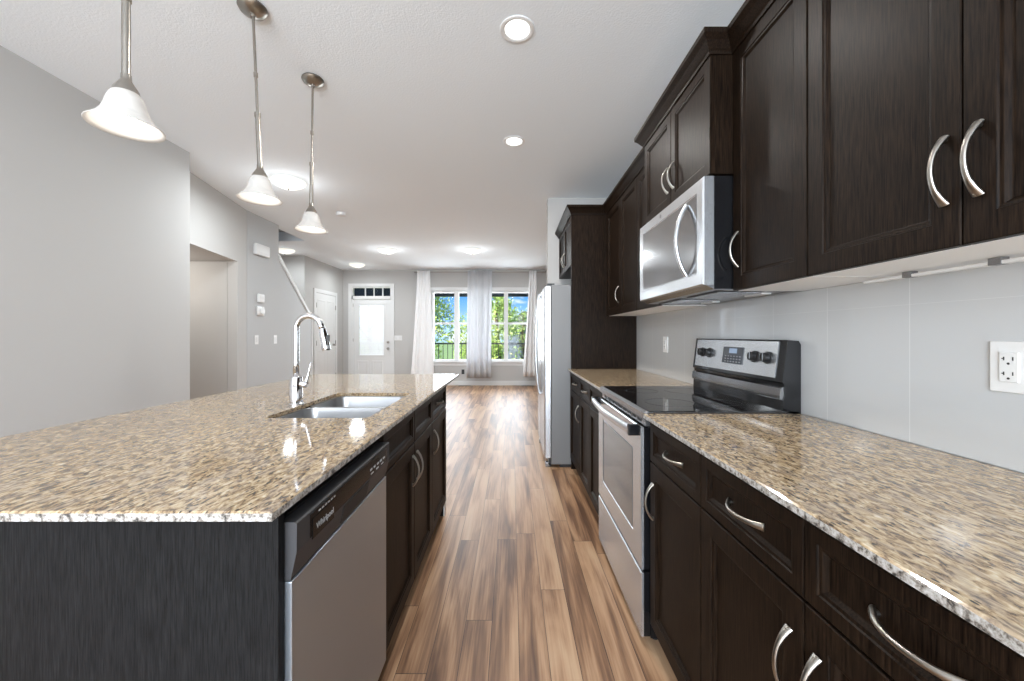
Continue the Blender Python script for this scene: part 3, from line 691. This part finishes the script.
# backguard: body, tilted control panel, knobs
bg = MB(); bg.prism([(1.137, .905), (1.137, 1.185), (1.128, 1.200), (1.085, 1.203), (1.064, 1.036), (1.072, 1.030), (1.075, .985), (1.068, .965), (1.066, .9245)], 'y', y0, y1)
bgo = bg.build('backguard', M['black_gloss'], ra, label='black backguard with stainless control face')
MB().prism([(1.076, 1.022), (1.061, 1.012), (1.0565, .985), (1.057, .972), (1.074, .966)], 'y', y0+.004, y1-.004).build('lower_trim', M['polished'], bgo, True)
MB().prism([(1.0835, 1.196), (1.0655, 1.050), (1.0630, 1.0503), (1.0810, 1.1963)], 'y', y0+.045, y1-.025).build('control_face', M['steel'], bgo)
tl = math.atan2(.0205, .165)
def on_face(y, z): return Vector((1.0635+(z-1.055)*(.0180/.146)-.0005, y, z))
for y, nm in ((1.70, 0), (1.612, 0), (2.16, 0), (2.085, 0)):
    kb = MB(); p = on_face(y, 1.128)
    nrm = Vector((-1, 0, .124)).normalized(); q = p-nrm*.0
    kb.tube([q, q+nrm*.006, q+nrm*.007, q+nrm*.024, q+nrm*.026], [.026, .026, .021, .019, .016], 24)
    k_ = kb.build('knob', M['black_plastic'], bgo, True)
    g = q+nrm*.0265; MB().tube([g+Vector((0, 0, -.016)), g+Vector((0, 0, .016))], 0, 8, flat=[(.004, .006)]*2, up=(1, 0, 0)).build('grip', M['black_gloss'], k_)
dp = MB(); dp.prism([(on_face(0, 1.085).x-.002, 1.085), (on_face(0, 1.085).x, 1.085), (on_face(0, 1.165).x, 1.165), (on_face(0, 1.165).x-.002, 1.165)], 'y', 1.785, 1.955)
MB().prism([(on_face(0, 1.135).x-.0026, 1.135), (on_face(0, 1.135).x-.002, 1.135), (on_face(0, 1.158).x-.002, 1.158), (on_face(0, 1.158).x-.0026, 1.158)], 'y', 1.835, 1.90).build('clock', M['display_lit'], bgo)
dp.mi = 1
for r_ in range(3):
    for k in range(6):
        z = 1.092+r_*.013; x = on_face(0, z).x-.0026; dp.box(x, x+.0005, 1.80+k*.024, 1.812+k*.024, z, z+.005)
dp.build('display', [M['display'], base_mat('dim_button_print', (.25, .25, .27), .4)], bgo)

# ------------------------------------------------------------------ microwave
mw = thing('microwave', (.95, 1.89, 1.40), 'over-the-range stainless microwave with a bowed handle, above the range', 'microwave')
MB().box(.797, XR-.012, y0+.002, y1-.002, 1.405, 1.849).build('body', M['black_gloss'], mw)
mf = MB(); mf.loops([rectl(.796, -1, y0+.001, y1-.001, 1.420, 1.848, i_, w) for i_, w in ((0, 0), (0, .038), (.005, .044), (.050, .044), (.053, .041))])
mfo = mf.build('door', M['steel'], mw)
MB().loops([rectl(.7548, -1, y0+.056, y1-.056, 1.476, 1.792, i_, w) for i_, w in ((0, 0), (0, .002), (.003, .003))]).build('window', M['mw_glass'], mfo)
hp = [(.752-.004-.045*math.sin(PI*i/16)**.8, 1.652, 1.475+.30*i/16) for i in range(17)]
MB().tube(hp, 0, 12, flat=[(.010, .0085)]*17, up=(0, 1, 0)).build('handle', M['steel'], mfo, True)
MB().lathe([(0, 0), (.010, 0), (.010, .0008), (0, .0008)], (.7512, 1.95, 1.822), 20, 'x').build('badge', M['steel_dark'], mfo)
un = MB(); un.prism([(.765, 1.420), (.797, 1.404), (XR-.02, 1.3985), (XR-.02, 1.405), (.797, 1.419)], 'y', y0+.004, y1-.004)
uno = un.build('underside', M['steel_dark'], mw)
for ya_ in (y0+.07, y0+.42):
    gr = MB(); gr.box(.84, 1.03, ya_-.01, ya_+.262, 1.3995, 1.4035); gr.mi = 1
    for k in range(12): gr.box(.85, 1.02, ya_+k*.022, ya_+k*.022+.010, 1.3965, 1.4025)
    gr.build('grease_filter', [M['toe'], M['steel']], uno)
for ya_ in (1.62, 2.02): MB().box(1.05, 1.09, ya_, ya_+.12, 1.394, 1.4005).build('task_light_lens', M['plastic'], uno)
vg = MB()
for k in range(9): vg.lathe([(0, 0), (.0035, 0), (.0035, .001), (0, .001)], (.9+.012*k, y0+.0012, 1.52), 8, 'y')
vg.build('side_vent', M['toe'], mw)

# ------------------------------------------------------------------ refrigerator
fr = thing('refrigerator', (.7, 3.98, 0), 'side-by-side stainless refrigerator with long bowed handles, past the tall dark panel', 'refrigerator')
fy0, fy1 = 3.556, 4.42
MB().box(.368, 1.10, fy0, fy1, .03, 1.685, .004).build('body', M['fridge_side'], fr, label='flat grey side panels')
for a, b_, hy in ((fy0, 3.985, 3.945), (3.990, fy1, 4.03)):
    dr = MB(); dr.loops([rectl(.360, -1, a, b_, .09, 1.672, i_, w) for i_, w in ((0, 0), (0, .045), (.006, .054), (.02, .058))])
    do = dr.build('door', M['steel'], fr)
    hp = [(.302-.012-.042*math.sin(PI*i/16)**.6, hy, .62+1.02*i/16) for i in range(17)]
    h_ = MB(); h_.tube(hp, 0, 12, flat=[(.011, .013)]*17, up=(0, 1, 0)); h_.tube([(.304, hy, .63), (.285, hy, .63)], .012, 12).tube([(.304, hy, 1.63), (.285, hy, 1.63)], .012, 12)
    h_.build('handle', M['steel'], do, True)
MB().box(.345, .368, fy0+.02, fy1-.02, .012, .085).build('kick_grille', M['black_plastic'], fr)
for y in (fy0+.03, fy1-.07): MB().box(.33, .40, y, y+.04, 1.686, 1.703, .003).build('hinge_cover', M['black_plastic'], fr)
for y in (fy0+.02, fy1-.06): MB().box(.315, .36, y, y+.04, .0, .045, .004).build('roller_foot', M['steel_dark'], fr)
fb = MB(); fb.box(.45, 1.05, fy0+.02, fy1-.02, 0, .03).build('base', M['black_plastic'], fr)

# ------------------------------------------------------------------ pendants and ceiling lights
def pendant(X, Y, label, top=None):
    r = thing('pendant_light', (X, Y, CE), label, 'lamp', 'glass pendant lamps over the island')
    tx, ty = top or (X, Y); f = lambda z: (tx+(X-tx)*(CE-z)/(CE-2.03), ty+(Y-ty)*(CE-z)/(CE-2.03), z)
    MB().lathe([(0, CE-.0005), (.062, CE-.0005), (.064, CE-.008), (.055, CE-.022), (.03, CE-.032), (.012, CE-.036), (.010, CE-.05), (0, CE-.05)], (tx, ty, 0), 32).build('canopy', M['nickel'], r, True)
    rd = MB(); rd.tube([f(CE-.03), f(2.56), f(2.30), f(2.03)], .0062, 12)
    for z, w in ((2.474, .0095), (2.281, .0135)): rd.tube([f(z+.012), f(z+.010), f(z-.010), f(z-.012)], [.007, w, w, .007], 14)
    rd.tube([f(2.275), f(2.03)], .0110, 14)
    rd.build('rod', M['nickel'], r, True)
    MB().lathe([(0, 2.040), (.0125, 2.040), (.0135, 2.022), (.018, 2.014), (.031, 1.992), (.034, 1.980), (0, 1.980)], (X, Y, 0), 28).build('fitter', M['nickel'], r, True)
    pr = [(.031, 1.984), (.040, 1.972), (.047, 1.954), (.052, 1.934), (.059, 1.915), (.071, 1.897), (.085, 1.883), (.0945, 1.875)]
    inn = [(a-.0035, b-.001) for a, b in pr][::-1]; inn[0] = (.0930, 1.8725)
    MB().lathe(pr+inn, (X, Y, 0), 44, close=True).build('lamp_shade', M['shade'], r, 'all')
    MB().lathe([(0, 1.979), (.012, 1.977), (.014, 1.955), (.022, 1.940), (.027, 1.918), (.024, 1.898), (.014, 1.887), (0, 1.885)], (X, Y, 0), 24).build('bulb', M['bulb'], r, 'all')
    light('pendant_glow', 'POINT', (X, Y, 1.865), PEND_W, (1, .93, .85), shadow_soft_size=.03)
pendant(-1.21, 1.212, 'glass pendant lamp closest to the camera, at the upper left, its canopy out of frame')
pendant(-1.21, 1.857, 'middle glass pendant lamp with a slightly tilted rod, over the island', (-1.245, 1.857))
pendant(-1.245, 2.40, 'farthest glass pendant lamp, hanging above the far end of the island', (-1.225, 2.38))
def downlight(X, Y, label):
    r = thing('recessed_light', (X, Y, CE), label, 'light', 'recessed kitchen downlights')
    MB().lathe([(.062, CE-.0005), (.088, CE-.0005), (.088, CE-.005), (.080, CE-.008), (.066, CE-.005)], (X, Y, 0), 36, close=True).build('trim_ring', M['plastic'], r, True)
    MB().lathe([(0, CE-.0008), (.064, CE-.0008), (.064, CE-.003), (0, CE-.004)], (X, Y, 0), 32).build('lens', M['can'], r, True)
    light('downlight', 'AREA', (X, Y, CE-.02), CAN_W, (1, .97, .93), shape='DISK', size=.12)
downlight(.03, 1.99, 'round recessed ceiling light nearest the camera, above the aisle')
downlight(.02, 3.14, 'second round recessed ceiling light, farther down the aisle')
def dome(X, Y, label, r0=.17, w=DOME_W):
    r = thing('flush_ceiling_light', (X, Y, CE), label, 'light', 'glowing dome ceiling lights')
    MB().lathe([(0, CE-.0005), (r0*.85, CE-.0005), (r0*.85, CE-.015), (0, CE-.015)], (X, Y, 0), 32).build('base', M['plastic'], r, True)
    MB().lathe([(0, CE-.016), (r0, CE-.016), (r0*.97, CE-.028), (r0*.82, CE-.052), (r0*.55, CE-.073), (r0*.25, CE-.084), (0, CE-.086)], (X, Y, 0), 36).build('dome', M['dome'], r, 'all')
    MB().lathe([(0, CE-.085), (.009, CE-.086), (.010, CE-.094), (.005, CE-.102), (0, CE-.103)], (X, Y, 0), 14).build('finial', M['nickel'], r, True)
    light('dome_glow', 'AREA', (X, Y, CE-.11), w, (.89, .955, 1), shape='DISK', size=.30)
    light('dome_glow', 'POINT', (X, Y, CE-.25), w*.15, (.92, .97, 1), shadow_soft_size=.10)
dome(-2.27, 3.93, 'dome ceiling light beside the middle pendant lamp', .162)
dome(-2.29, 7.10, 'dome ceiling light in the living room, straight out from the entrance door')
dome(-.72, 7.10, 'dome ceiling light in front of the living room windows')
dome(-3.42, 8.55, 'dome ceiling light closest to the entrance door', .17, 8)
dome(-4.17, 7.10, 'dome ceiling light over the stair landing, partly hidden by the wall edge', .17, 6)
hd = MB(); hd.lathe([(0, 2.114), (.10, 2.114), (.095, 2.09), (.06, 2.07), (0, 2.06)], (-4.3, 4.0, 0), 24); tag(hd.build('flush_ceiling_light', M['dome'], None, True), 'small unseen dome added to light the side hallway, behind the wall', 'light')
light('hall_fill', 'POINT', (-4.0, 4.0, 1.95), HALL_W, (1, .95, .89), shadow_soft_size=.1)  # unseen lamp added to keep the side hallway walls bright
sd = thing('smoke_detector', (-2.2, 4.99, CE), 'small white smoke detector on the ceiling beyond the pendants', 'detector')
MB().lathe([(0, CE-.0005), (.062, CE-.0005), (.062, CE-.018), (.05, CE-.034), (0, CE-.036)], (-2.2, 4.99, 0), 28).build('housing', M['plastic'], sd, True)
MB().lathe([(0, CE-.036), (.012, CE-.036), (.012, CE-.039), (0, CE-.039)], (-2.2, 4.99, 0), 14).build('test_button', M['white'], sd)

# ------------------------------------------------------------------ wall fittings at the stairs
XS = -3.345
r = thing('door_chime', (XS, 5.13, 2.35), 'white rounded chime box high on the stair wall', 'chime')
MB().box(XS, XS+.055, 4.99, 5.27, 2.27, 2.42, .018).build('cover', M['plastic'], r, True)
MB().box(XS+.055, XS+.058, 5.03, 5.23, 2.30, 2.31).build('grille', M['white'], r)
r = thing('thermostat', (XS, 5.13, 1.71), 'small white wall controller, the upper of two on the stair wall', 'thermostat')
MB().box(XS, XS+.03, 5.07, 5.19, 1.655, 1.765, .008).build('housing', M['plastic'], r, True)
MB().box(XS+.03, XS+.034, 5.10, 5.16, 1.70, 1.735).build('screen', M['white'], r)
r = thing('thermostat', (XS, 5.13, 1.54), 'round-faced white thermostat below the other controller on the stair wall', 'thermostat')
MB().box(XS, XS+.02, 5.06, 5.20, 1.48, 1.60, .008).build('housing', M['plastic'], r, True)
MB().lathe([(0, .02), (.045, .02), (.043, .045), (.02, .05), (0, .05)], (XS, 5.13, 1.54), 28, 'x').build('dial', M['plastic'], r, True)
def switch(y, z, label, n=1, axis='x'):
    r = thing('light_switch', (XS, y, z), label, 'switch')
    MB().box(XS, XS+.006, y-.036, y+.036, z-.06, z+.06, .002).build('plate', M['plastic'], r)
    MB().box(XS+.006, XS+.011, y-.016, y+.016, z-.033, z+.033, .001).build('rocker', M['white'], r)
switch(5.06, 1.16, 'white switch plate on the stair wall, below the thermostats')
switch(5.46, 1.16, 'white switch plate near the free edge of the stair wall')
r = thing('light_switch', (-2.74, YB, 1.15), 'double white switch plate between the entrance door and the left curtain', 'switch')
MB().box(-2.85, -2.66, YB-.006, YB, 1.09, 1.21, .002).build('plate', M['plastic'], r)
for x in (-2.80, -2.71): MB().box(x-.016, x+.016, YB-.011, YB-.006, 1.117, 1.183, .001).build('rocker', M['white'], r)
r = thing('wall_outlet', (-1.18, YB, .33), 'black outlet cover low on the back wall between the curtains', 'outlet')
MB().box(-1.215, -1.145, YB-.008, YB, .27, .385, .002).build('plate', M['black_plastic'], r)
MB().box(-1.197, -1.163, YB-.012, YB-.008, .295, .36, .001).build('receptacle', M['black_plastic'], r)
for x, lab in ((-1.12, 'brown floor register at the foot of the window wall, left of the center curtain'), (.40, 'brown floor register at the foot of the window wall, under the right curtain')):
    r = thing('floor_register', (x, 9.27, 0), lab, 'vent', 'floor registers')
    MB().box(x-.15, x+.15, 9.22, 9.33, .0005, .006, .001).build('frame', base_mat('bronze_register', (.10, .06, .035), .4, .5), r)
    g = MB()
    for k in range(14): g.box(x-.13+k*.0195, x-.122+k*.0195, 9.235, 9.315, .0055, .0075)
    g.build('louvres', M['toe'], r)

# ------------------------------------------------------------------ curtains
def curtain(xt0, xt1, xb0, xb1, z1, z0, folds, label, mat, y=9.20, amp=.026, seed=1):
    rnd = random.Random(seed); nx, nz = folds*16, 14; mb = MB(); ph = rnd.random()*6; th = .0015
    amps = [amp*(.6+.7*rnd.random()) for _ in range(folds+2)]
    g = []
    for side in (-1, 1):
        G = []
        for j in range(nz+1):
            q = j/nz; z = z1+(z0-z1)*q; a = xt0+(xb0-xt0)*q**1.2; b = xt1+(xb1-xt1)*q**1.2; row = []
            for i in range(nx+1):
                t_ = i/nx; am = amps[int(t_*folds)]*(.8+.4*q)
                row.append(mb.bm.verts.new((a+(b-a)*t_+.008*math.sin(5*t_+3*q+ph), y+am*math.sin(2*PI*folds*t_+ph+.5*q)+side*th, z)))
            G.append(row)
        g.append(G)
    for G in g:
        for j in range(nz):
            for i in range(nx): mb.face([G[j][i], G[j][i+1], G[j+1][i+1], G[j+1][i]])
    A, B = g
    for j in range(nz):
        for i in (0, nx): mb.face([A[j][i], A[j+1][i], B[j+1][i], B[j][i]])
    for i in range(nx):
        for j in (0, nz): mb.face([A[j][i], A[j][i+1], B[j][i+1], B[j][i]])
    return tag(mb.build('curtain', mat, None, 'all'), label, 'curtain')
K = .02383
def cx(px): return (px-511.5)*K
curtain(cx(417.5), cx(430.5), cx(410), cx(434), 2.755, .12, 3, 'opaque white curtain gathered at the left end of the window wall', M['curtain'], seed=2)
curtain(cx(468), cx(492), cx(466.5), cx(491.5), 2.755, .20, 4, 'sheer white curtain hanging between the two windows', M['sheer'], seed=5)
curtain(cx(529), cx(537), cx(523), cx(537), 2.755, .23, 3, 'narrow white curtain at the right window edge, beside the refrigerator', M['curtain'], seed=8)
cr = thing('curtain_rod', (-.75, 9.285, 2.74), 'long thin curtain rod spanning both living room windows', 'curtain rod')
MB().tube([(cx(414), 9.285, 2.735), (cx(546), 9.285, 2.735)], .010, 12).build('rod', M['nickel'], cr, True)
for x in (cx(414), cx(546)): MB().lathe([(0, -.02), (.018, -.012), (.02, 0), (.018, .012), (0, .02)], (x, 9.285, 2.735), 16, 'x').build('finial', M['nickel'], cr, True)
for x in (cx(415.5), cx(499), cx(543)): MB().box(x-.008, x+.008, 9.285, YB, 2.722, 2.734).build('bracket', M['nickel'], cr)

# ------------------------------------------------------------------ outside
struct(MB().box(-60, 60, 11.2, 120, -1.2, -1.1).build('ground', M['grass']))
struct(MB().box(-5, 3.5, 9.6, 11.1, -.2, -.05).build('porch_floor', M['siding']))
pe = MB(); pe.box(-5, 3.5, 9.62, 11.3, 2.62, 2.75); pe.box(-5, 3.5, 11.1, 11.3, 2.34, 2.62); struct(pe.build('porch_eave', M['eave']))
struct(MB().box(-4.2, 2.5, -5.2, -3.42, 2.62, 2.75).build('rear_sun_shield', M['eave']))  # unseen overhang added to keep the sun out of the rear door
rl = thing('porch_railing', (-.7, 10.9, -.05), 'black metal railing with thin balusters on the porch outside the windows', 'railing')
MB().box(-4.5, 3.2, 10.87, 10.93, .96, 1.00).build('top_rail', M['rail'], rl)
MB().box(-4.5, 3.2, 10.885, 10.915, .08, .11).build('bottom_rail', M['rail'], rl)
for k in range(58):
    x = -4.4+k*.13
    MB().box(x-.008, x+.008, 10.892, 10.908, .11, .96).build('baluster', M['rail'], rl)
for x in (-4.45, -1.0, 3.15): MB().box(x-.03, x+.03, 10.87, 10.93, -.05, 1.02).build('post', M['rail'], rl)
def tree(X, Y, h, r_, label, n=1500, seed=0, leaf=.11, z_base=-1.1, lobes=7):
    rnd = random.Random(seed); t_ = thing('tree', (X, Y, z_base), label, 'tree', 'leafy trees beyond the porch')
    tr = MB(); tr.tube([(X, Y, z_base), (X+.05, Y, z_base+h*.35), (X-.04, Y, z_base+h*.65), (X, Y, z_base+h*.9)], [.13, .10, .06, .02], 8)
    cs = []
    for k in range(lobes):
        a = rnd.random()*2*PI; rr_ = r_*.55*math.sqrt(rnd.random()); z = z_base+h*(.30+.62*k/(lobes-1))
        s_ = r_*(.62-.30*abs(k/(lobes-1)-.4)); c_ = Vector((X+rr_*math.cos(a), Y+rr_*math.sin(a), z)); cs.append((c_, s_))
        tr.tube([(X, Y, z-.5*s_), tuple(c_)], [.045, .015], 6)
    tr.build('trunk', M['bark'], t_, True)
    lf = MB()
    for k in range(n):
        c_, s_ = cs[rnd.randrange(lobes)]
        d_ = Vector((rnd.gauss(0, 1), rnd.gauss(0, 1), rnd.gauss(0, 1))).normalized()*s_*rnd.random()**.45
        p = c_+d_; u = Vector((rnd.gauss(0, 1), rnd.gauss(0, 1), rnd.gauss(0, 1))).normalized(); w = u.orthogonal().normalized(); l_ = leaf*(.6+.7*rnd.random())
        q = [p-u*l_*.5, p-w*l_*.3+u*.02, p+u*l_*.5, p+w*l_*.3+u*.02]; lf.face([lf.bm.verts.new(x) for x in q])
    lf.build('foliage', M['leaf'], t_)
tree(-4.0, 16.5, 4.5, 1.75, 'leafy green tree seen through the left window, fuller and farther left', 7000, 3)
tree(-1.9, 21, 3.9, 1.5, 'shorter leafy tree behind the gap of the left window', 4200, 11)
tree(-.55, 15.2, 4.4, .95, 'slim leafy tree seen through the right window, beside its center post', 4000, 7)
tree(.55, 17.5, 3.6, .8, 'sparse thin tree at the right edge of the right window', 650, 21, .10)
tree(-7, 19, 5.5, 2.4, 'broad leafy tree left of the windows, mostly behind the wall', 2500, 5)
hs = thing('neighbour_house', (3.2, 34, -1.1), 'pale distant house with a grey roof, seen low in the right window', 'house')
MB().box(-.6, 8, 31, 38, -1.1, 1.7).build('wall', M['siding'], hs)
MB().prism([(-1.0, 1.7), (8.4, 1.7), (6.0, 3.1), (.9, 3.1)], 'y', 30.6, 38.4).build('roof', M['roof'], hs)
for x in (.6, 3.4): MB().box(x, x+1.2, 30.95, 31.0, .1, 1.2).build('window', M['oven_glass'], hs)
